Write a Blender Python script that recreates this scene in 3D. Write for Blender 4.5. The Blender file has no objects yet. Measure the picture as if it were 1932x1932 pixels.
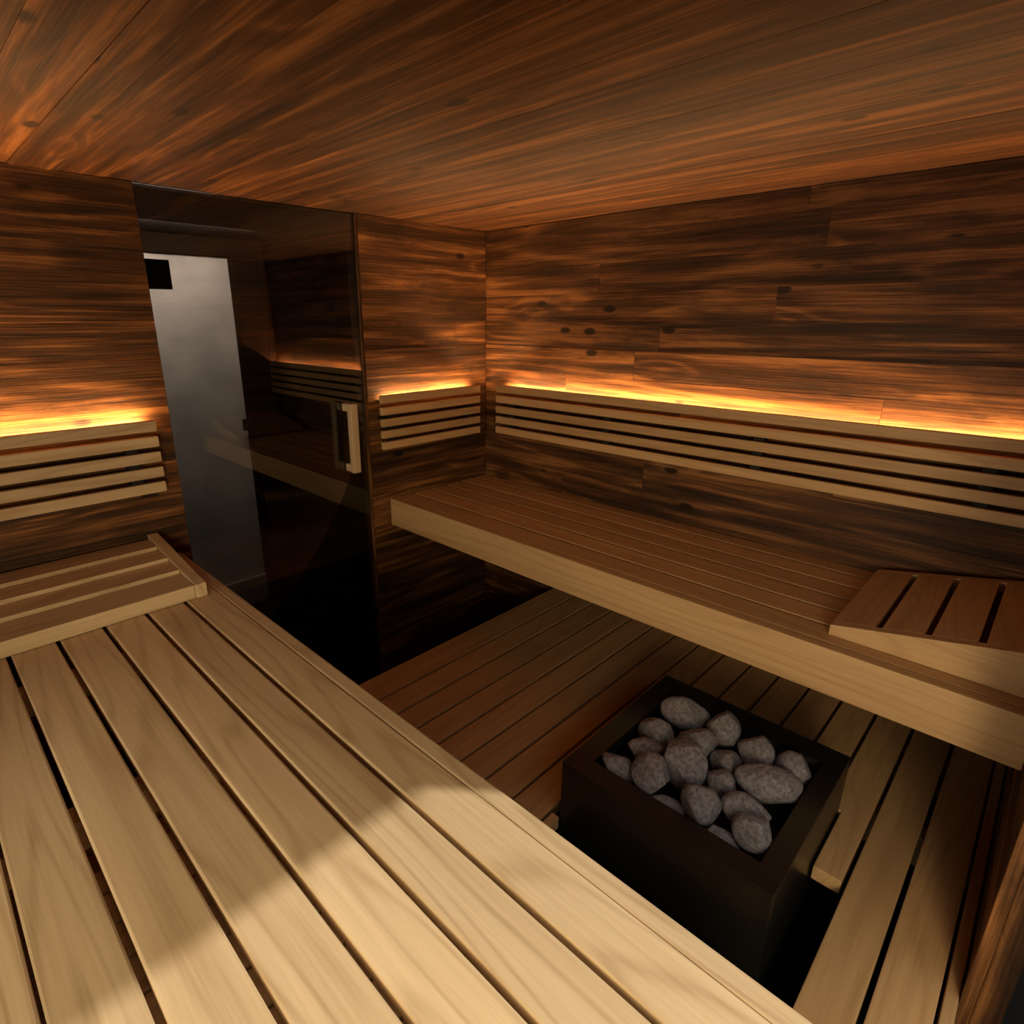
import bpy, bmesh, math, random
from mathutils import Vector, Matrix, noise
C = bpy.context.scene.collection
SC = bpy.context.scene
S = 0.38            # metres per layout unit
Z0 = 4.65           # layout height of the camera above the floor

def W(x, y, z):
    return Vector((x * S, y * S, (z + Z0) * S))

# ------------------------------------------------------------------ layout
XR, YB, ZC = 5.526, 5.441, 1.0        # right wall, back wall, ceiling
XL, YF = -1.50, -0.252                # left wall, front wall (inner face)
ZB, ZP, ZF = -2.025, -3.25, -4.65     # bench top, platform top, floor
DX0, DX1 = 1.66, 3.69                 # glass door
JX, JY = 3.13, -0.405                 # jamb of the front opening
PITCH = 0.2875

# ------------------------------------------------------------------ materials
def new_mat(name):
    m = bpy.data.materials.new(name)
    m.use_nodes = True
    nt = m.node_tree
    return m, nt, nt.nodes, nt.links, nt.nodes['Principled BSDF']

def plain(name, col, rough=0.5, metal=0.0, spec=0.5, var=0.15, scale=12.0, bump=0.0):
    m, nt, n, l, b = new_mat(name)
    tc = n.new('ShaderNodeTexCoord')
    no = n.new('ShaderNodeTexNoise')
    no.inputs['Scale'].default_value = scale
    no.inputs['Detail'].default_value = 5
    l.new(tc.outputs['Object'], no.inputs['Vector'])
    r = n.new('ShaderNodeValToRGB')
    r.color_ramp.elements[0].position = 0.3
    r.color_ramp.elements[1].position = 0.7
    r.color_ramp.elements[0].color = [c * (1 - var) for c in col] + [1]
    r.color_ramp.elements[1].color = [min(1, c * (1 + var)) for c in col] + [1]
    l.new(no.outputs['Fac'], r.inputs['Fac'])
    l.new(r.outputs['Color'], b.inputs['Base Color'])
    b.inputs['Roughness'].default_value = rough
    b.inputs['Metallic'].default_value = metal
    b.inputs['Specular IOR Level'].default_value = spec
    if bump:
        bp = n.new('ShaderNodeBump')
        bp.inputs['Strength'].default_value = bump
        bp.inputs['Distance'].default_value = 0.004
        l.new(no.outputs['Fac'], bp.inputs['Height'])
        l.new(bp.outputs['Normal'], b.inputs['Normal'])
    return m

def wood(name, axis, dark, light, ring=9.0, ring_mix=0.5, fibre=0.35, board_var=0.25,
         stain=None, stain_amt=0.0, knots=0.0, rough=0.55, bump=0.15, spec=0.3, low=(1.1, 7.0), gain=1.0, mid=None, streaky=1.4, lines=0.0):
    """axis: direction of the grain. dark/light: the two tones of the grain."""
    m, nt, n, l, b = new_mat(name)
    def math_(op, a, c=None, clamp=False):
        q = n.new('ShaderNodeMath'); q.operation = op; q.use_clamp = clamp
        for i, v in enumerate((a, c)):
            if v is None: continue
            if isinstance(v, (int, float)): q.inputs[i].default_value = v
            else: l.new(v, q.inputs[i])
        return q.outputs[0]
    def mixc(f, a, c, mode='MIX'):
        q = n.new('ShaderNodeMix'); q.data_type = 'RGBA'; q.blend_type = mode
        for i, v in ((0, f), (6, a), (7, c)):
            if isinstance(v, (int, float)): q.inputs[i].default_value = v
            elif isinstance(v, (tuple, list)): q.inputs[i].default_value = (*v, 1)
            else: l.new(v, q.inputs[i])
        return q.outputs[2]
    tc = n.new('ShaderNodeTexCoord'); geo = n.new('ShaderNodeNewGeometry')
    rnd = geo.outputs['Random Per Island']
    cx = n.new('ShaderNodeCombineXYZ')
    for i, k in enumerate((37.0, 53.0, 71.0)): l.new(math_('MULTIPLY', rnd, k), cx.inputs[i])
    ad = n.new('ShaderNodeVectorMath'); ad.operation = 'ADD'
    l.new(tc.outputs['Object'], ad.inputs[0]); l.new(cx.outputs[0], ad.inputs[1])
    ai = 'XYZ'.index(axis)
    def mapped(along, across):
        mp = n.new('ShaderNodeVectorMath'); mp.operation = 'MULTIPLY'
        v = [across] * 3; v[ai] = along
        mp.inputs[1].default_value = v
        l.new(ad.outputs[0], mp.inputs[0]); return mp.outputs[0]
    def noi(vec, detail=3, rough_=0.55, dist=0.0):
        q = n.new('ShaderNodeTexNoise'); q.inputs['Scale'].default_value = 1
        q.inputs['Detail'].default_value = detail; q.inputs['Roughness'].default_value = rough_
        q.inputs['Distortion'].default_value = dist
        l.new(vec, q.inputs['Vector']); return q.outputs['Fac']
    def maprange(v, a0, a1, b0, b1, smooth=True):
        q = n.new('ShaderNodeMapRange')
        if smooth: q.interpolation_type = 'SMOOTHSTEP'
        for i, k in enumerate((a0, a1, b0, b1)): q.inputs[i + 1].default_value = k
        l.new(v, q.inputs[0]); return q.outputs[0]
    field = noi(mapped(*low), 2, 0.4, 0.2)
    if knots:
        vo = n.new('ShaderNodeTexVoronoi'); vo.inputs['Scale'].default_value = 1
        l.new(mapped(1.7, 5.0), vo.inputs['Vector'])
        kd = vo.outputs['Distance']
        field = math_('ADD', field, maprange(kd, 0.0, 0.36, 0.15, 0.0))
    rings = math_('SINE', math_('MULTIPLY', field, ring * 6.283))
    rings = math_('MULTIPLY_ADD', rings, 0.5); n[-1].inputs[2].default_value = 0.5
    thin = math_('POWER', rings, 5.0)
    rings = math_('POWER', rings, 2.2)
    fib = noi(mapped(5.0, 190.0), 3, 0.6)
    streak = noi(mapped(0.9, 26.0), 5, 0.62)
    fac = math_('ADD', math_('MULTIPLY', math_('SUBTRACT', streak, 0.5), streaky),
                math_('MULTIPLY', math_('SUBTRACT', fib, 0.5), fibre * 2))
    fac = math_('ADD', fac, math_('MULTIPLY', math_('SUBTRACT', rings, 0.36), ring_mix))
    if lines: fac = math_('SUBTRACT', fac, math_('MULTIPLY', math_('SUBTRACT', thin, 0.25), lines))
    fac = math_('ADD', math_('MULTIPLY', fac, gain), 0.5, True)
    rp = n.new('ShaderNodeValToRGB'); e = rp.color_ramp.elements
    e[0].position, e[1].position = 0.0, 1.0
    e[0].color, e[1].color = (*dark, 1), (*light, 1)
    q = e.new(0.5); q.color = (*(mid or [(x + y) / 2 for x, y in zip(dark, light)]), 1)
    l.new(fac, rp.inputs['Fac']); col = rp.outputs['Color']
    if stain is not None:
        st = noi(mapped(1.6, 7.0), 6, 0.70, 0.5)
        col = mixc(math_('MULTIPLY', maprange(st, 0.47, 0.66, 0, 1), stain_amt), col, stain)
    if knots:
        v2 = n.new('ShaderNodeTexVoronoi'); v2.inputs['Scale'].default_value = 1
        l.new(mapped(3.6, 7.5), v2.inputs['Vector'])
        kk = maprange(v2.outputs['Distance'], 0.075, 0.135, knots, 0.0)
        col = mixc(kk, col, tuple(c * 0.45 for c in dark))
    # board to board variation
    wn = n.new('ShaderNodeTexWhiteNoise'); wn.noise_dimensions = '1D'
    l.new(math_('MULTIPLY', rnd, 913.0), wn.inputs['W'])
    br = math_('ADD', math_('MULTIPLY', wn.outputs['Value'], board_var * 2), 1 - board_var)
    vm = n.new('ShaderNodeVectorMath'); vm.operation = 'SCALE'
    l.new(col, vm.inputs[0]); l.new(br, vm.inputs['Scale'])
    l.new(vm.outputs[0], b.inputs['Base Color'])
    b.inputs['Roughness'].default_value = rough
    b.inputs['Specular IOR Level'].default_value = spec
    bp = n.new('ShaderNodeBump'); bp.inputs['Strength'].default_value = bump
    bp.inputs['Distance'].default_value = 0.003
    l.new(fac, bp.inputs['Height']); l.new(bp.outputs['Normal'], b.inputs['Normal'])
    return m

PALE_D, PALE_L = (0.44, 0.30, 0.165), (0.72, 0.545, 0.335)
def pale(axis, nm='pale_wood_', k=(1, 1, 1), lines=0.36):
    return wood(nm + axis, axis, [a * b for a, b in zip(PALE_D, k)], [a * b for a, b in zip(PALE_L, k)], ring=20, ring_mix=0.0,
                fibre=0.36, board_var=0.09, rough=0.5, bump=0.03, low=(0.45, 4.5), gain=1.0, streaky=1.0, lines=lines)
def old(axis):
    return wood('old_wood_' + axis, axis, (0.028, 0.0110, 0.0036), (0.34, 0.145, 0.044), mid=(0.115, 0.045, 0.0135),
                ring=9, ring_mix=0.32, fibre=0.55, board_var=0.30, stain=(0.030, 0.0135, 0.0055), stain_amt=0.72,
                knots=0.95, rough=0.6, bump=0.35, low=(0.45, 6.0), gain=1.1, streaky=2.2)
MP = {a: pale(a) for a in 'XYZ'}
MH = {a: pale(a, 'browner_wood_', (0.97, 0.83, 0.66), 0.22) for a in 'XYZ'}  # pale wood tinted browner, for the right side and the platform
MO = {a: old(a) for a in 'XYZ'}
def ceil_wood():
    return wood('ceiling_wood', 'Y', (0.030, 0.0110, 0.003), (0.29, 0.115, 0.030), mid=(0.115, 0.042, 0.0105),
                ring=9, ring_mix=0.26, fibre=0.50, board_var=0.24, stain=(0.034, 0.014, 0.005), stain_amt=0.6,
                knots=0.9, rough=0.6, bump=0.3, low=(0.35, 7.0), gain=1.1, streaky=2.4)
M_CEIL = ceil_wood()
M_BLACK = plain('black_stone', (0.004, 0.004, 0.0043), 0.75, spec=0.08, var=0.3, scale=30)
M_DARK = plain('dark_backing', (0.012, 0.008, 0.006), 0.8)
M_STEEL = plain('black_steel', (0.010, 0.0098, 0.009), 0.32, 0.0, 0.5, var=0.2, scale=8)
M_TRAY = plain('near_black_steel', (0.004, 0.004, 0.004), 0.7)  # near-black steel of the stone tray, darker than the casing
M_STONE = plain('olivine_stone', (0.24, 0.222, 0.238), 0.85, spec=0.2, var=0.45, scale=110, bump=0.6)
M_CONC = plain('grey_plaster', (0.42, 0.40, 0.39), 0.8, var=0.22, scale=4, bump=0.1)
M_BASE = plain('grey_skirting', (0.30, 0.285, 0.27), 0.6, var=0.08)
M_FRAME = plain('bronze_frame', (0.010, 0.0065, 0.004), 0.8, spec=0.05, var=0.1)
M_NIGHT = plain('dark_lobby_wall', (0.006, 0.005, 0.0045), 0.9, spec=0.1)
M_BOX = plain('matt_black_plastic', (0.002, 0.002, 0.002), 0.9, spec=0.05)
M_METAL = plain('dark_hinge_metal', (0.05, 0.045, 0.04), 0.35, 0.8)
M_GASKET = plain('rubber_gasket', (0.02, 0.018, 0.015), 0.6)

def emit(name, col, strength):
    m = bpy.data.materials.new(name); m.use_nodes = True
    nt = m.node_tree; nt.nodes.clear()
    e = nt.nodes.new('ShaderNodeEmission'); o = nt.nodes.new('ShaderNodeOutputMaterial')
    e.inputs[0].default_value = (*col, 1); e.inputs[1].default_value = strength
    nt.links.new(e.outputs[0], o.inputs[0]); return m
M_LED = emit('warm_led', (1.0, 0.56, 0.23), 150.0)
M_LED2 = emit('bright_warm_led', (1.0, 0.56, 0.23), 250.0)

def glass(name, tint, ior=1.5):
    m = bpy.data.materials.new(name); m.use_nodes = True
    nt = m.node_tree; nt.nodes.clear(); n = nt.nodes; l = nt.links
    t = n.new('ShaderNodeBsdfTransparent'); t.inputs[0].default_value = (*tint, 1)
    g = n.new('ShaderNodeBsdfGlossy'); g.inputs['Roughness'].default_value = 0.0
    f = n.new('ShaderNodeFresnel'); f.inputs['IOR'].default_value = ior
    x = n.new('ShaderNodeMixShader'); o = n.new('ShaderNodeOutputMaterial')
    l.new(f.outputs[0], x.inputs[0]); l.new(t.outputs[0], x.inputs[1]); l.new(g.outputs[0], x.inputs[2])
    l.new(x.outputs[0], o.inputs[0]); return m
M_GLASS = glass('bronze_glass', (0.68, 0.63, 0.57), 1.75)
M_CLEAR = glass('clear_glass', (0.96, 0.97, 0.96))

# ------------------------------------------------------------------ mesh helpers (layout units in, metres out)
class MB:
    def __init__(self): self.bm = bmesh.new()
    def box(self, x0, x1, y0, y1, z0, z1, bevel=0.0):
        t = bmesh.new()
        bmesh.ops.create_cube(t, size=1)
        c = W((x0 + x1) / 2, (y0 + y1) / 2, (z0 + z1) / 2)
        d = Vector((abs(x1 - x0), abs(y1 - y0), abs(z1 - z0))) * S
        for v in t.verts: v.co = Vector((v.co.x * d.x, v.co.y * d.y, v.co.z * d.z)) + c
        self._add(t, bevel); return self
    def hexa(self, pts, bevel=0.0):
        """8 layout points: bottom ring of 4 (counter-clockwise), then top ring of 4."""
        t = bmesh.new(); v = [t.verts.new(W(*p)) for p in pts]
        for q in ((3, 2, 1, 0), (4, 5, 6, 7), (0, 1, 5, 4), (1, 2, 6, 5), (2, 3, 7, 6), (3, 0, 4, 7)):
            t.faces.new([v[i] for i in q])
        self._add(t, bevel); return self
    def prism(self, poly, axis, a0, a1, bevel=0.0):
        """poly: points in the two remaining axes; extruded along axis from a0 to a1."""
        t = bmesh.new()
        def P(p, a):
            if axis == 'X': return W(a, p[0], p[1])
            if axis == 'Y': return W(p[0], a, p[1])
            return W(p[0], p[1], a)
        lo = [t.verts.new(P(p, a0)) for p in poly]; hi = [t.verts.new(P(p, a1)) for p in poly]
        k = len(poly)
        t.faces.new(lo); t.faces.new(hi[::-1])
        for i in range(k): t.faces.new((lo[i], hi[i], hi[(i + 1) % k], lo[(i + 1) % k]))
        bmesh.ops.recalc_face_normals(t, faces=t.faces)
        self._add(t, bevel); return self
    def cyl(self, p0, p1, r, seg=20):
        a, b = W(*p0), W(*p1); d = b - a
        t = bmesh.new()
        bmesh.ops.create_cone(t, cap_ends=True, segments=seg, radius1=r * S, radius2=r * S, depth=d.length)
        M = Matrix.Translation((a + b) / 2) @ d.to_track_quat('Z', 'Y').to_matrix().to_4x4()
        bmesh.ops.transform(t, matrix=M, verts=t.verts)
        self._add(t, 0); return self
    def _add(self, t, bevel):
        if bevel:
            bmesh.ops.bevel(t, geom=t.edges[:], offset=bevel * S, segments=2, profile=0.6, affect='EDGES')
        me = bpy.data.meshes.new('tmp'); t.to_mesh(me); t.free()
        self.bm.from_mesh(me); bpy.data.meshes.remove(me)
    def build(self, name, mat, parent=None, origin=None):
        me = bpy.data.meshes.new(name); self.bm.to_mesh(me); self.bm.free()
        me.materials.append(mat)
        o = bpy.data.objects.new(name, me); C.objects.link(o)
        if parent is not None:
            o.parent = parent
            o.matrix_parent_inverse = Matrix.Translation(parent.location).inverted()
        return o

def tag(o, label=None, cat=None, group=None, kind=None):
    if label: o['label'] = label
    if cat: o['category'] = cat
    if group: o['group'] = group
    if kind: o['kind'] = kind
    return o
def empty(name, p):
    o = bpy.data.objects.new(name, None); C.objects.link(o); o.location = W(*p)
    o.empty_display_size = 0.05
    return o

# ------------------------------------------------------------------ room shell
rng = random.Random(11)
def boards_run(mb, a0, a1, emit_board, lo=2.5, hi=5.5, gap=0.001):
    """cuts a run a0..a1 into boards of random length"""
    a = a0
    first = True
    while a < a1 - 1e-6:
        ln = rng.uniform(lo, hi) * (rng.uniform(0.3, 1) if first else 1)
        e = a + ln
        if a1 - e < 0.6: e = a1
        emit_board(a, e - (gap if e < a1 else 0)); a = e; first = False

def z_rows(z0, z1):
    zs = [0.254 + PITCH * k for k in range(-20, 6)]
    zs = [z for z in zs if z0 + 0.02 < z < z1 - 0.02]
    zs = [z0] + zs + [z1]
    return list(zip(zs[:-1], zs[1:]))

T = 0.06   # board thickness
def clad_y(mb, x0, x1, y, sgn, z0=ZF, z1=ZC):
    """boards along X on a wall at y whose face looks towards sgn (boards grow away from the room)"""
    for a, b in z_rows(z0, z1):
        def put(u, v):
            j = rng.uniform(0, 0.006)
            mb.box(u, v, y + j * -sgn, y - sgn * T, a + 0.0005, b - 0.0005, 0.0015)
        boards_run(mb, x0, x1, put)
def clad_x(mb, y0, y1, x, sgn, z0=ZF, z1=ZC):
    for a, b in z_rows(z0, z1):
        def put(u, v):
            j = rng.uniform(0, 0.006)
            mb.box(x + j * -sgn, x - sgn * T, u, v, a + 0.0005, b - 0.0005, 0.0015)
        boards_run(mb, y0, y1, put)

mb = MB(); clad_y(mb, XL, DX0, YB, -1); clad_y(mb, DX1, XR, YB, -1)
o = mb.build('wall_back', MO['X']); tag(o, 'dark reclaimed plank wall around the glass door', 'wall', kind='structure')
mb2 = MB()
mb2.box(XL - 0.1, DX0, YB + T + 0.001, YB + 0.2, ZF, ZC).box(DX1, XR + 0.1, YB + T + 0.001, YB + 0.2, ZF, ZC)
mb2.build('wall_backing', M_DARK, o)
mb = MB(); clad_x(mb, YF, YB, XR, -1)
o = mb.build('wall_right', MO['Y']); tag(o, 'reclaimed plank wall above the far bench', 'wall', kind='structure')
MB().box(XR + T + 0.001, XR + 0.2, JY, YB + 0.2, ZF, ZC).build('wall_backing', M_DARK, o)
WY0, WY1, WZ0, WZ1 = 0.2, 4.4, -1.86, -0.60
mb = MB(); clad_x(mb, YF, YB, XL, 1, ZF, WZ0); clad_x(mb, YF, YB, XL, 1, WZ1, ZC)
clad_x(mb, YF, WY0, XL, 1, WZ0, WZ1); clad_x(mb, WY1, YB, XL, 1, WZ0, WZ1)
o = mb.build('wall_left', MO['Y']); tag(o, 'reclaimed plank wall with a window behind the near bench', 'wall', kind='structure')
mb = MB().box(XL - 0.2, XL - T - 0.001, JY, YB + 0.2, ZF, WZ0).box(XL - 0.2, XL - T - 0.001, JY, YB + 0.2, WZ1, ZC)
mb.box(XL - 0.2, XL - T - 0.001, JY, WY0, WZ0, WZ1).box(XL - 0.2, XL - T - 0.001, WY1, YB + 0.2, WZ0, WZ1)
mb.build('wall_backing', M_DARK, o)
win = MB().box(XL - 0.14, XL - 0.125, WY0 + 0.05, WY1 - 0.05, WZ0 + 0.05, WZ1 - 0.05).build('window_1', M_CLEAR)
tag(win, 'wide window in the wall above the near bench', 'window', kind='structure')
mb = MB().box(XL - 0.17, XL - 0.06, WY0 + 0.001, WY0 + 0.06, WZ0 + 0.001, WZ1 - 0.001, 0.005).box(XL - 0.17, XL - 0.06, WY1 - 0.06, WY1 - 0.001, WZ0 + 0.001, WZ1 - 0.001, 0.005)
mb.box(XL - 0.17, XL - 0.06, WY0 + 0.06, WY1 - 0.06, WZ0 + 0.001, WZ0 + 0.06, 0.005).box(XL - 0.17, XL - 0.06, WY0 + 0.06, WY1 - 0.06, WZ1 - 0.06, WZ1 - 0.001, 0.005)
mb.build('window_frame', MO['Y'], win)
mb = MB(); clad_y(mb, JX + 0.05, XR, YF, 1)
o = mb.build('wall_front', MO['X']); tag(o, 'reclaimed plank wall beside the front opening', 'wall', kind='structure')
MB().box(JX + 0.05, XR + 0.2, YF - T - 0.001, JY, ZF, ZC).build('wall_backing', M_DARK, o)
# head of the opening and its jamb board
ZH = -0.40
o = MB().box(XL, JX + 0.05, JY, YF, ZH, ZC, 0.004).build('trim_1', MO['X'])
tag(o, 'reclaimed wood head board over the front opening', 'trim', kind='structure')
mb = MB().box(JX, JX + 0.05, JY, YF - 0.05, ZF, ZH, 0.006).box(JX, JX + 0.05, YF - 0.05, YF + 0.004, ZF, ZH, 0.006)
o = mb.build('trim_2', MO['Z']); tag(o, 'upright reclaimed wood jamb board at the right edge of the photo', 'trim', kind='structure')

# ceiling: boards along Y
mb = MB(); x = XL - 0.2
while x < XR + 0.2:
    e = min(x + PITCH, XR + 0.2)
    def put(u, v, x=x, e=e):
        j = rng.uniform(0, 0.006)
        mb.box(x + 0.0005, e - 0.0005, u, v, ZC + j, ZC + T, 0.003)
    put(JY, YB + 0.2)
    x = e
o = mb.build('ceiling', M_CEIL); tag(o, 'reclaimed plank ceiling', 'ceiling', kind='structure')
MB().box(XL - 0.25, XR + 0.25, JY, YB + 0.2, ZC + T + 0.001, ZC + 0.2).build('ceiling_backing', M_DARK, o)
o = MB().box(XL - 4.5, XR + 9, -6.5, 9.6, ZF - 0.2, ZF).build('floor', M_BLACK)
tag(o, 'black stone floor', 'floor', kind='structure')

o = MB().box(XL - 4.5, XR + 9, -4.6, -4.3, ZF, 1.2).build('wall_sky_blocker', M_DARK)  # added unseen wall, keeps low sky light off the far platform
tag(o, 'added unseen wall outside the opening, blocking the low sky', 'wall', kind='structure')

# ------------------------------------------------------------------ lobby behind the glass door
GY = 9.2
o = MB().box(1.2, 3.925, GY, GY + 0.15, ZF, 0.849).build('wall_lobby', M_CONC)
tag(o, 'grey plaster wall seen through the glass door', 'wall', kind='structure')
o = MB().box(1.2, 3.925, GY - 0.06, GY, ZF, -4.185, 0.01).build('baseboard_lobby', M_BASE)
tag(o, 'grey baseboard of the wall behind the glass door', 'baseboard', kind='structure')
mb = MB().box(3.925, 4.42, GY - 0.12, GY + 0.15, ZF, 0.848, 0.015).box(1.2, 4.42, GY - 0.12, GY + 0.15, 0.85, ZC + 0.098, 0.015)
mb.box(4.36, 4.42, GY - 0.16, GY - 0.122, ZF, 0.96, 0.01)
o = mb.build('trim_3', M_FRAME); tag(o, 'dark bronze frame around the grey wall behind the glass', 'trim', kind='structure')
MB().box(3.80, 3.93, GY - 0.16, GY - 0.121, -1.68, -1.50, 0.01).build('latch_plate', M_METAL, o)
o = MB().box(4.421, 8.2, GY - 0.02, GY + 0.15, ZF, ZC + 0.1).build('wall_lobby_dark', M_NIGHT)
tag(o, 'dark lobby wall behind the glass door', 'wall', kind='structure')
o = MB().box(0.2, 8.2, YB + 0.17, GY + 0.15, ZC + 0.1, ZC + 0.2).build('ceiling_lobby', M_NIGHT)
tag(o, 'dark lobby ceiling behind the glass door', 'ceiling', kind='structure')
o = MB().box(8.2, 8.35, YB + 0.205, GY + 0.15, ZF, ZC + 0.2).box(0.9, 1.2, YB + 0.205, GY + 0.15, ZF, ZC + 0.1).box(XR + 0.21, 8.35, YB + 0.01, YB + 0.2, ZF, ZC + 0.2).build('wall_lobby_side', M_NIGHT)
tag(o, 'dark side walls of the lobby', 'wall', kind='structure')
# ------------------------------------------------------------------ glass door
d = MB().box(DX0 + 0.012, DX1 - 0.016, YB + 0.03, YB + 0.052, ZF + 0.03, ZC - 0.002, 0.002).build('door_1', M_GLASS)
tag(d, 'full height tinted glass door in the dark back wall', 'door', kind='structure')
HX0, HX1 = 3.365, 3.455
mb = MB().box(HX0, HX1, YB - 0.15, YB - 0.075, -1.60, -0.855, 0.012)
h = mb.build('door_handle', MP['Z'], d); h['label'] = 'pale wooden grip bar'
for z in (-0.90, -1.555):
    MB().box(HX0 + 0.01, HX1 - 0.01, YB - 0.075, YB + 0.03, z - 0.04, z + 0.04, 0.008).build('standoff', MP['Y'], h)
MB().box(HX0, HX1, YB + 0.052, YB + 0.075, -1.60, -0.855, 0.006).build('outer_plate', M_METAL, d)
for z in (0.342, -3.9):
    MB().box(DX0 + 0.001, DX0 + 0.185, YB + 0.012, YB + 0.07, z - 0.113, z + 0.113, 0.005).build('hinge', M_BOX, d)
j = MB().box(DX1 - 0.028, DX1 - 0.001, YB + 0.01, YB + 0.19, ZF, ZC - 0.002, 0.003).build('trim_4', MO['Z'])
tag(j, 'thin wooden jamb strip at the handle side of the glass door', 'trim', kind='structure')

# ------------------------------------------------------------------ benches
B = 0.012
PT = 0.065   # plank thickness
def planks_y(mb, edges, y0, y1, z, gap):
    for a, b in zip(edges[:-1], edges[1:]):
        mb.box(a + gap / 2, b - gap / 2, y0, y1, z - PT, z, B)

nb = empty('upper_bench', (0.6, 2.6, ZF))
tag(nb, 'pale slatted bench in the foreground with a sunlit near end', 'bench', 'upper benches')
ex = [XL + 0.01, -1.134, -0.870, -0.606, -0.342, -0.078, 0.174, 0.435, 0.703, 0.970, 1.234, 1.490]
NY1 = YB - 0.012
mb = MB()
for i, (a, b) in enumerate(zip(ex[:-1], ex[1:])):
    g0 = 0.006 if i == 5 else 0.0135
    g1 = 0.006 if i == 4 else 0.0135
    if i == len(ex) - 2: g1 = 0.0148
    mb.box(a + g0, b - g1, -0.235, NY1, ZB - PT, ZB, 0.009)
mb.build('seat_slats', MP['Y'], nb)
MB().box(1.477, 1.565, -0.235, NY1, ZB - 0.325, ZB, 0.010).build('fascia', MP['Y'], nb)
for y in (0.35, 2.72, 4.0, 5.2):
    if y > 2.5:
        MB().box(XL + 0.03, 1.475, y - 0.06, y + 0.06, ZB - PT - 0.16, ZB - PT - 0.001, 0.008).build('cross_rail', MP['X'], nb)
mb = MB(); y = -0.22
while y < 2.3:
    mb.box(XL + 0.03, 1.47, y, min(y + 0.150, 2.33), ZB - PT - 0.06, ZB - PT - 0.004, 0.004); y += 0.162
mb.build('underlay_slats', MP['X'], nb)
for y in (0.15, 5.2):
    MB().box(1.30, 1.44, y, y + 0.14, ZF, ZB - PT - 0.17 if y > 3 else ZB - PT - 0.062, 0.01).build('leg', MP['Z'], nb)
    MB().box(XL + 0.05, XL + 0.19, y, y + 0.14, ZF, ZB - PT - 0.17 if y > 3 else ZB - PT - 0.062, 0.01).build('leg', MP['Z'], nb)

fb = empty('upper_bench', (4.7, 2.6, ZB - 0.33))
tag(fb, 'long slatted bench under the right wall with a deep pale front board', 'bench', 'upper benches')
FY0, FY1 = YF + 0.012, YB - 0.012
fx = [4.003, 4.253, 4.5175, 4.782, 5.0465, 5.311, XR - 0.012]
mb = MB()
for i, (a, b) in enumerate(zip(fx[:-1], fx[1:])):
    mb.box(a + (0.004 if i == 0 else 0.0135), b - (0.0 if i == 5 else 0.0135), FY0, FY1, ZB - PT, ZB, 0.009)
mb.build('seat_slats', MH['Y'], fb)
MB().box(3.913, 4.001, FY0, FY1, ZB - 0.325, ZB, 0.010).build('fascia', MH['Y'], fb)
for y in (0.1, 1.4, 2.7, 4.0, 5.25):
    MB().box(4.003, XR - 0.014, y - 0.06, y + 0.06, ZB - PT - 0.2, ZB - PT - 0.001, 0.008).build('cross_rail', MH['X'], fb)

# ------------------------------------------------------------------ platform
pl = empty('floor_platform', (2.8, 2.0, ZF))
tag(pl, 'brown slatted floor platform around the black stove', 'platform')
SX0, SX1, SY0, SY1, ZS = 2.634, 4.030, 0.530, 1.871, -2.80   # stove box
gy = [YF + 0.006, -0.187] + [0.079 + 0.2655 * k for k in range(0, 15)]
gy = gy[:-1] + [gy[-2] + 0.345] if False else gy
PYE = 4.116
gy = [g for g in gy if g < PYE - 0.30] + [PYE]
PX1 = XR - 0.012
mb = MB(); PP = 0.10
for a, b in zip(gy[:-1], gy[1:]):
    a2, b2 = a + 0.0135, b - 0.0135
    if b == PYE: b2 = b
    if a < YF + 0.01: a2 = a; b2 = b - 0.003
    mid = (a + b) / 2
    runs = [(XL + 0.012, PX1, a2, b2)]
    if 0.30 < mid < 0.60:
        runs = [(XL + 0.012, 2.30, a2, b2)]
        mb.prism([(3.44, a2), (PX1, a2), (PX1, b2), (SX1 + 0.012, b2), (SX1 + 0.012, SY0 - 0.014), (3.44, SY0 - 0.014)], 'Z', ZP - PP, ZP, 0.008)
    elif 0.60 <= mid < SY1 + 0.02:
        if b2 > SY1 + 0.014 and a2 < SY1 + 0.014:
            runs = [(XL + 0.012, 2.44, a2, SY1 - 0.008), (XL + 0.012, SX0 - 0.012, SY1 - 0.006, b2), (SX1 + 0.012, PX1, a2, b2)]
        else:
            runs = [(XL + 0.012, 2.42, a2, b2), (SX1 + 0.012, PX1, a2, b2)]
    for x0, x1, q0, q1 in runs:
        if q1 - q0 > 0.02: mb.box(x0, x1, q0, q1, ZP - PP, ZP, 0.008)
mb.build('deck_slats', MH['X'], pl)
MB().box(XL + 0.012, PX1, PYE - 0.10, PYE - 0.012, ZF + 0.02, ZP - PP - 0.002, 0.008).build('riser', MH['X'], pl)
for x in (0.6, 2.2, 4.3, 5.2):
    for y0, y1 in ((-0.2, 0.33), (1.95, PYE - 0.11)) if x < 4.1 else ((-0.2, PYE - 0.11),):
        MB().box(x, x + 0.12, y0, y1, ZP - PP - 0.25, ZP - PP - 0.001, 0.006).build('bearer', MH['Y'], pl)
for x in (0.6, 2.2, 4.3, 5.2):
    for y in (-0.18, 3.85):
        MB().box(x, x + 0.12, y, y + 0.12, ZF, ZP - PP - 0.252, 0.006).build('post', MH['Z'], pl)

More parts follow.
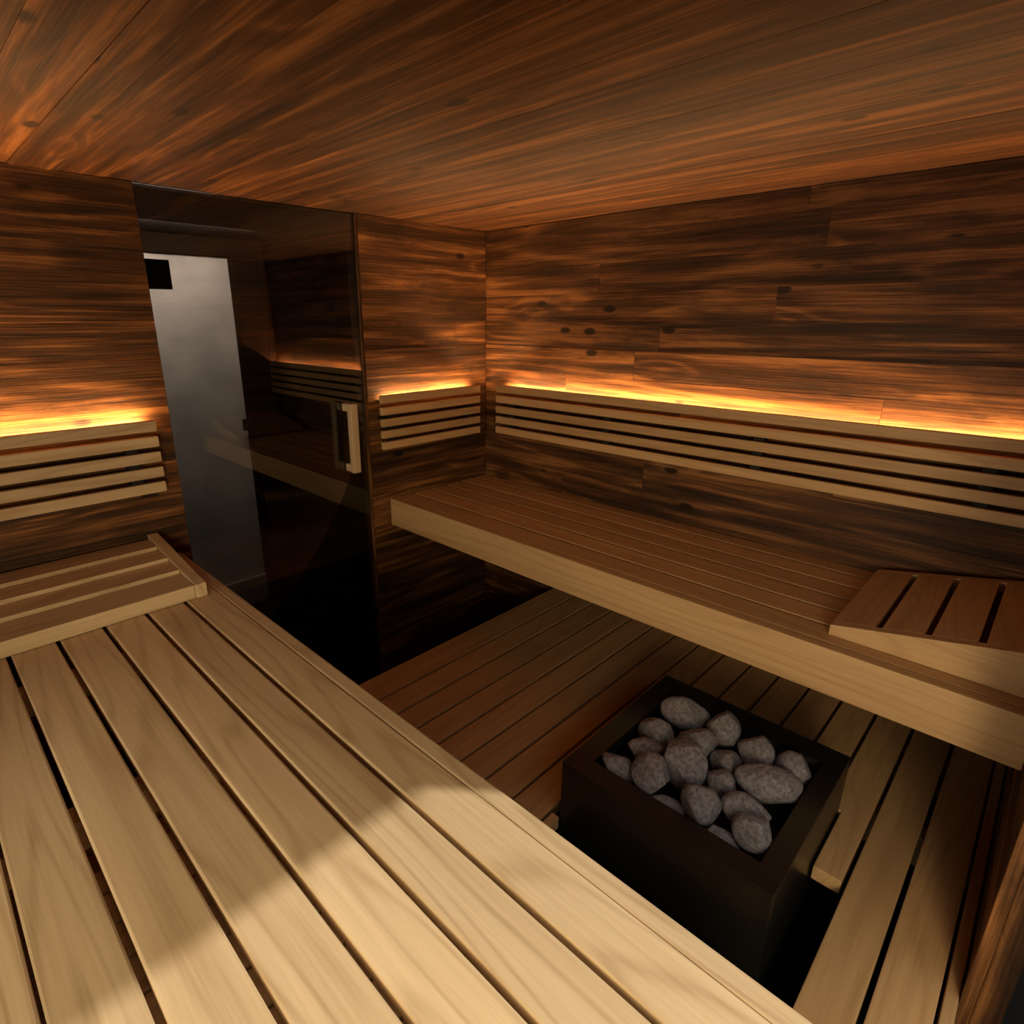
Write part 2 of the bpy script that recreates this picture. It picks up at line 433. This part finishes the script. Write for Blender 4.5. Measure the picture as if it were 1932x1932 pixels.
# ------------------------------------------------------------------ slatted back rests with their light strips
def backrest_back(x0, x1, label, battens, timber, led):
    r = empty('backrest', ((x0 + x1) / 2, YB - 0.1, -1.4)); tag(r, label, 'backrest', 'slatted backrests')
    mb = MB(); y0 = YB - 0.17; zt = -0.80
    for k in range(5):
        mb.box(x0 + 0.013 * k * (1 if x0 < 1 else 0) * 0, x1, y0, y0 + 0.055, zt - 0.128 * k - 0.088, zt - 0.128 * k, 0.010)
    mb.build('slats', timber, r)
    for b in battens:
        MB().box(b - 0.045, b + 0.045, y0 + 0.056, YB - 0.012, -1.40, -0.967, 0.006).build('mounting_batten', M_DARK, r)
    q = MB().box(x0 + 0.03, x1 - 0.03, YB - 0.078, YB - 0.012, -0.885, -0.862, 0.003).build('light_ledge', MO['X'], r)
    MB().box(x0 + 0.03, x1 - 0.03, y0 + 0.056, YB - 0.012, -0.965, -0.945, 0.003).build('closing_strip', MO['X'], r)
    s = MB().box(x0 + 0.13, x1 - 0.05, YB - 0.055, YB - 0.020, -0.861, -0.851).build('light_strip', led, q)
    s['label'] = 'glowing warm light strip'
    return r
backrest_back(XL + 0.02, 1.497, 'slatted backrest left of the glass door', (-1.2, 0.1, 1.3), MP['X'], M_LED2)
backrest_back(3.752, 5.262, 'short slatted backrest between glass door and corner', (3.95, 5.15), MH['X'], M_LED)
r = empty('backrest', (XR - 0.1, 2.4, -1.4))
tag(r, 'long slatted backrest along the right wall', 'backrest', 'slatted backrests')
mb = MB(); xf = XR - 0.17; zt = -0.79
RY0, RY1 = YF + 0.02, 5.10
for k in range(5):
    mb.box(xf, xf + 0.055, RY0, RY1, zt - 0.128 * k - 0.088, zt - 0.128 * k, 0.010)
mb.build('slats', MH['Y'], r)
for y in (0.3, 1.9, 3.5, 4.9):
    MB().box(xf + 0.056, XR - 0.012, y - 0.045, y + 0.045, -1.39, -0.957, 0.006).build('mounting_batten', M_DARK, r)
q = MB().box(XR - 0.078, XR - 0.012, RY0 + 0.03, RY1 - 0.03, -0.875, -0.852, 0.003).build('light_ledge', MO['Y'], r)
MB().box(xf + 0.056, XR - 0.012, RY0 + 0.03, RY1 - 0.03, -0.955, -0.935, 0.003).build('closing_strip', MO['Y'], r)
s = MB().box(XR - 0.055, XR - 0.020, RY0 + 0.05, RY1 - 0.05, -0.851, -0.841).build('light_strip', M_LED, q)
s['label'] = 'glowing warm light strip'

# ------------------------------------------------------------------ head rests
# far left, on the near bench against the back wall
hl = empty('headrest', (0.8, 4.9, ZB)); tag(hl, 'sloping slatted headrest on the near bench by the back wall', 'headrest', 'headrests')
HY0, HY1 = 4.36, YB - 0.03
def hz(y): return ZB + 0.105 + (y - HY0) / (HY1 - HY0) * 0.115
for x0, x1 in ((1.315, 1.40), (XL + 0.04, XL + 0.125)):
    MB().prism([(HY0, ZB + 0.002), (HY1, ZB + 0.002), (HY1, hz(HY1) + 0.02), (HY0, hz(HY0) + 0.005)], 'X', x0, x1, 0.008).build('side_board', MP['Y'], hl)
mb = MB(); xs0, xs1 = XL + 0.127, 1.313
ys = [HY0 + 0.0, 4.66, 4.91, 5.16, HY1]
for a, b in zip(ys[:-1], ys[1:]):
    # every board lies a little flatter than the slope, so its front edge stands proud
    za, zb_ = hz(a) + 0.008, hz(b) - 0.022
    zf = ZB + 0.003 if a == HY0 else za - 0.06
    mb.hexa([(xs0, a, zf), (xs1, a, zf), (xs1, b - 0.004, zb_ - 0.06), (xs0, b - 0.004, zb_ - 0.06),
             (xs0, a, za), (xs1, a, za), (xs1, b - 0.004, zb_), (xs0, b - 0.004, zb_)], 0.008)
mb.build('slats', MP['X'], hl)
# far bench, near the camera
hr = empty('headrest', (4.75, 0.2, ZB)); tag(hr, 'reddish brown slatted headrest wedge on the far bench at right', 'headrest', 'headrests')
RX0, RX1 = 4.115, 5.40
Y0, Y1 = 0.818, -0.235
def rz(y): return -1.950 + (0.818 - y) * 0.2044
for x0, x1 in ((RX0, RX0 + 0.07), (RX1 - 0.07, RX1)):
    MB().prism([(Y0, ZB + 0.002), (Y0, rz(Y0)), (Y1, rz(Y1)), (Y1, ZB + 0.002)], 'X', x0, x1, 0.006).build('side_board', MH['Y'], hr)
mb = MB()
sl = [Y0, 0.562, 0.312, 0.062, Y1]
for i, (a, b) in enumerate(zip(sl[:-1], sl[1:])):
    a2 = a - (0.0 if i == 0 else 0.018); b2 = b + (0.0 if i == 3 else 0.018)
    t = 0.05
    mb.hexa([(RX0 + 0.072, b2, rz(b2) - t), (RX1 - 0.072, b2, rz(b2) - t), (RX1 - 0.072, a2, rz(a2) - t), (RX0 + 0.072, a2, rz(a2) - t),
             (RX0 + 0.072, b2, rz(b2)), (RX1 - 0.072, b2, rz(b2)), (RX1 - 0.072, a2, rz(a2)), (RX0 + 0.072, a2, rz(a2))], 0.004)
mb.build('slats', MH['X'], hr)

# ------------------------------------------------------------------ stove
st = empty('sauna_stove', ((SX0 + SX1) / 2, (SY0 + SY1) / 2, ZF))
tag(st, 'square black sauna stove with an open top full of stones', 'stove')
IX0, IX1, IY0, IY1 = 2.785, 3.855, 0.650, 1.725
w = 0.03
mb = MB()
mb.box(SX0, SX0 + w, SY0, SY1, ZF + 0.25, ZS - 0.021, 0.006).box(SX1 - w, SX1, SY0, SY1, ZF + 0.25, ZS - 0.021, 0.006)
mb.box(SX0 + w, SX1 - w, SY0, SY0 + w, ZF + 0.25, ZS - 0.021, 0.006).box(SX0 + w, SX1 - w, SY1 - w, SY1, ZF + 0.25, ZS - 0.021, 0.006)
mb.build('casing', M_STEEL, st)
bm = MB(); z0, z1 = ZS - 0.02, ZS
for p in ([(SX0, SY0), (SX1, SY0), (IX1, IY0), (IX0, IY0)], [(SX1, SY0), (SX1, SY1), (IX1, IY1), (IX1, IY0)],
          [(SX1, SY1), (SX0, SY1), (IX0, IY1), (IX1, IY1)], [(SX0, SY1), (SX0, SY0), (IX0, IY0), (IX0, IY1)]):
    bm.prism(p, 'Z', z0, z1)
bm.build('top_frame', M_STEEL, st)
mb = MB(); zb = ZS - 0.16
mb.box(IX0 - 0.02, IX0, IY0, IY1, zb, ZS - 0.021).box(IX1, IX1 + 0.02, IY0, IY1, zb, ZS - 0.021)
mb.box(IX0 - 0.02, IX1 + 0.02, IY0 - 0.02, IY0, zb, ZS - 0.021).box(IX0 - 0.02, IX1 + 0.02, IY1, IY1 + 0.02, zb, ZS - 0.021)
mb.box(IX0 - 0.02, IX1 + 0.02, IY0 - 0.02, IY1 + 0.02, zb - 0.03, zb)
mb.build('stone_tray', M_TRAY, st)
for x in (SX0 + 0.05, SX1 - 0.15):
    for y in (SY0 + 0.05, SY1 - 0.15):
        MB().box(x, x + 0.1, y, y + 0.1, ZF, ZF + 0.249, 0.005).build('foot', M_STEEL, st)

# stones: centre x, y, dz above the frame, full width, depth, height, tilt, seed, label
STONES = [
 (3.700, 1.575, -0.03, .325, .25, .22, -8, 1, 'grey stone at the far back corner of the stove tray'),
 (3.335, 1.640, -0.02, .235, .27, .25, 24, 2, 'grey stone by the left rim, just left of the backmost stone'),
 (3.450, 1.395, -0.02, .285, .24, .23, 4, 3, 'round grey stone just in front of the backmost stone'),
 (3.755, 1.210, -0.02, .215, .28, .27, -28, 4, 'dark grey stone near the back right rim, right of the backmost stone'),
 (3.480, 1.175, -0.05, .185, .20, .19, -25, 5, 'small dark stone in the middle between larger ones'),
 (3.590, 1.000, -0.02, .215, .30, .27, -34, 6, 'stone right behind the largest oblong stone'),
 (3.630, 0.745, -0.03, .215, .25, .23, -20, 7, 'stone nearest the right corner of the tray'),
 (2.915, 1.605, -0.03, .255, .19, .16, -30, 8, 'oval stone alone at the left corner of the tray'),
 (3.160, 1.465, -0.01, .265, .20, .18, -8, 9, 'flattened stone between the left rim stones and the big centre stone'),
 (2.995, 1.385, -0.03, .245, .25, .24, -20, 10, 'broad stone right beside the oval left corner stone'),
 (3.140, 1.185, -0.01, .300, .33, .30, -35, 11, 'big round stone in the centre of the pile'),
 (3.290, 1.035, -0.05, .170, .24, .21, 28, 12, 'small stone right against the big centre stone'),
 (3.325, 0.790, -0.02, .390, .26, .24, -14, 13, 'largest oblong stone at the right front of the pile'),
 (2.855, 1.235, -0.08, .230, .12, .12, -25, 14, 'thin sliver of stone along the front rim, left part'),
 (2.940, 1.055, -0.04, .235, .24, .22, -45, 15, 'slanted stone leaning on the middle of the front rim'),
 (3.040, 0.865, -0.03, .270, .19, .18, -16, 16, 'flattish stone behind the nearest corner stone'),
 (2.900, 0.875, -0.09, .215, .13, .12, -30, 17, 'thin sliver of stone by the front rim near the nearest corner'),
 (2.965, 0.728, -0.03, .225, .20, .22, 30, 18, 'stone in the nearest corner of the tray'),
]
RV = Vector((0.707, -0.707, 0)); FV = Vector((0.707, 0.707, 0)); UV = Vector((0, 0, 1))
def make_stone(cx, cy, dz, wd, dp, ht, tilt, seed, label):
    bm = bmesh.new()
    bmesh.ops.create_icosphere(bm, subdivisions=4, radius=1)
    r = random.Random(seed * 7 + 3)
    planes = []
    for _ in range(9):
        nv = Vector((r.uniform(-1, 1), r.uniform(-1, 1), r.uniform(-.8, 1))).normalized()
        planes.append((nv, r.uniform(0.66, 0.93)))
    off = Vector((seed * 3.1, seed * 1.7, seed * 5.3))
    M = Matrix((RV, FV, UV)).transposed()
    # tilt about the forward-and-down viewing axis
    ax = (FV * 0.8 - UV * 0.6).normalized()
    Q = Matrix.Rotation(math.radians(-tilt), 3, ax)
    for v in bm.verts:
        p = v.co.copy()
        for nv, d in planes:
            t = p.dot(nv)
            if t > d: p -= nv * (t - d) * 0.88
        p *= 1 + 0.12 * noise.noise(p * 1.1 + off) + 0.02 * noise.noise(p * 4 + off)
        p += v.co * 0.012 * noise.noise(v.co * 11 + off)
        p = Vector((p.x * wd / 2 * 1.17, p.y * dp / 2 * 1.17, p.z * ht / 2 * 1.10)) * S
        v.co = Q @ (M @ p)
    for f in bm.faces: f.smooth = True
    me = bpy.data.meshes.new('stove_stone'); bm.to_mesh(me); bm.free(); me.materials.append(M_STONE)
    o = bpy.data.objects.new('stove_stone', me); C.objects.link(o); o.location = W(cx, cy, ZS + dz)
    tag(o, label, 'stone', 'stones in the stove tray')
    return o
from mathutils.bvhtree import BVHTree
def settle(stones):
    """rolls the stones apart until none cut into another and all lie inside the tray"""
    data = []
    for o in stones:
        vs = [v.co.copy() for v in o.data.vertices]; fs = [tuple(p.vertices) for p in o.data.polygons]
        lo = [min(v[i] for v in vs) for i in range(3)]; hi = [max(v[i] for v in vs) for i in range(3)]
        data.append([vs, fs, lo, hi])
    lo_b, hi_b = W(IX0 + 0.004, IY0 + 0.004, ZS - 0.157), W(IX1 - 0.004, IY1 - 0.004, ZS + 0.16)
    def tree(i):
        p = stones[i].location
        return BVHTree.FromPolygons([v + p for v in data[i][0]], data[i][1])
    def keep(i):
        p = stones[i].location
        for a in range(3):
            p[a] = max(p[a], lo_b[a] - data[i][2][a]); p[a] = min(p[a], hi_b[a] - data[i][3][a])
        stones[i].location = p
    for i in range(len(stones)): keep(i)
    for it in range(240):
        trees = [tree(i) for i in range(len(stones))]
        hit = 0
        for i in range(len(stones)):
            for j in range(i + 1, len(stones)):
                d = stones[i].location - stones[j].location
                if d.length > 0.2 or not trees[i].overlap(trees[j]): continue
                hit += 1
                d.z *= 0.35
                d = d.normalized() * 0.0009
                stones[i].location += d; stones[j].location -= d
        for i in range(len(stones)): keep(i)
        if not hit: break
        if it % 15 == 14:
            bad = set()
            trees = [tree(i) for i in range(len(stones))]
            for i in range(len(stones)):
                for j in range(i + 1, len(stones)):
                    if trees[i].overlap(trees[j]): bad |= {i, j}
            for i in bad:
                for v, c in zip(stones[i].data.vertices, data[i][0]):
                    c *= 0.985; v.co = c
                data[i][2] = [q * 0.985 for q in data[i][2]]; data[i][3] = [q * 0.985 for q in data[i][3]]
    print('settle', it, hit)
settle([make_stone(*q) for q in STONES])


# ------------------------------------------------------------------ lights
def sun():
    l = bpy.data.lights.new('sun', 'SUN'); l.energy = 4.0; l.angle = math.radians(1.3); l.color = (1.0, 0.94, 0.80)
    o = bpy.data.objects.new('sun', l); C.objects.link(o)
    dv = Vector((-0.86, 1.0, -0.772))
    o.rotation_euler = dv.to_track_quat('-Z', 'Y').to_euler(); o.location = W(4, -5, 6)
sun()
# daylight through the front opening: the sky, with a portal to guide it
pa = bpy.data.lights.new('opening_portal', 'AREA'); pa.shape = 'RECTANGLE'
pa.size = (JX - XL) * S; pa.size_y = (ZH - ZF) * S
try: pa.cycles.is_portal = True
except Exception: pass
po = bpy.data.objects.new('opening_portal', pa); C.objects.link(po)
po.location = W((XL + JX) / 2, JY - 0.02, (ZH + ZF) / 2)
po.rotation_euler = Vector((0, 1, 0)).to_track_quat('-Z', 'Z').to_euler()
dl = bpy.data.lights.new('window_daylight', 'AREA'); dl.shape = 'RECTANGLE'
dl.size = (WY1 - WY0 - 0.1) * S; dl.size_y = (WZ1 - WZ0 - 0.1) * S; dl.energy = 18.0; dl.color = (1.0, 0.84, 0.58)
do = bpy.data.objects.new('window_daylight', dl); C.objects.link(do)
do.location = W(XL - 0.25, (WY0 + WY1) / 2, (WZ0 + WZ1) / 2)
do.rotation_euler = Vector((1, 0, 0)).to_track_quat('-Z', 'Z').to_euler()
# added fill light low outside the front opening, brightens the left slats
yl = bpy.data.lights.new('outside_fill_light', 'AREA'); yl.shape = 'RECTANGLE'
yl.size = 0.6; yl.size_y = 0.5; yl.energy = 20.0; yl.color = (1.0, 0.76, 0.42)
yo = bpy.data.objects.new('outside_fill_light', yl); C.objects.link(yo)
yo.location = W(-1.3, -1.6, -0.95)
yo.rotation_euler = Vector((3.0, 6.5, -0.3)).to_track_quat('-Z', 'Z').to_euler()
# ceiling lamp of the lobby, washing the grey wall
la = bpy.data.lights.new('lobby_downlight', 'AREA'); la.shape = 'RECTANGLE'; la.size = 0.9; la.size_y = 0.12
la.energy = 15.0; la.color = (1.0, 0.93, 0.87)
lo = bpy.data.objects.new('lobby_downlight', la); C.objects.link(lo)
lo.location = W(2.7, GY - 1.15, ZC + 0.08)
lo.rotation_euler = Vector((0, 0.8, -0.6)).to_track_quat('-Z', 'Y').to_euler()

w_ = bpy.data.worlds.new('World'); SC.world = w_; w_.use_nodes = True
bg = w_.node_tree.nodes['Background']
bg.inputs[0].default_value = (1.0, 0.93, 0.80, 1); bg.inputs[1].default_value = 1.5

# ------------------------------------------------------------------ camera
cd = bpy.data.cameras.new('camera'); co = bpy.data.objects.new('camera', cd); C.objects.link(co)
R = Matrix(((0.707744, 0.213877, -0.673316), (-0.706469, 0.213986, -0.674620), (-0.000205, 0.953135, 0.302545)))
co.matrix_world = Matrix.Translation(W(0, 0, 0)) @ R.to_4x4()
cd.sensor_fit = 'HORIZONTAL'; cd.sensor_width = 36
cd.lens = 1105.0 / 1932 * 36
cd.shift_x = (966 - 906.5) / 1932
cd.shift_y = (951.3 - 966) / 1932
cd.clip_start = 0.01
SC.camera = co

vs = SC.view_settings
vs.view_transform = 'Standard'; vs.look = 'None'; vs.gamma = 1.0; vs.exposure = 0.0
vs.use_curve_mapping = False
SC.cycles.max_bounces = 10; SC.cycles.diffuse_bounces = 6; SC.cycles.transparent_max_bounces = 12
SC.cycles.use_denoising = True
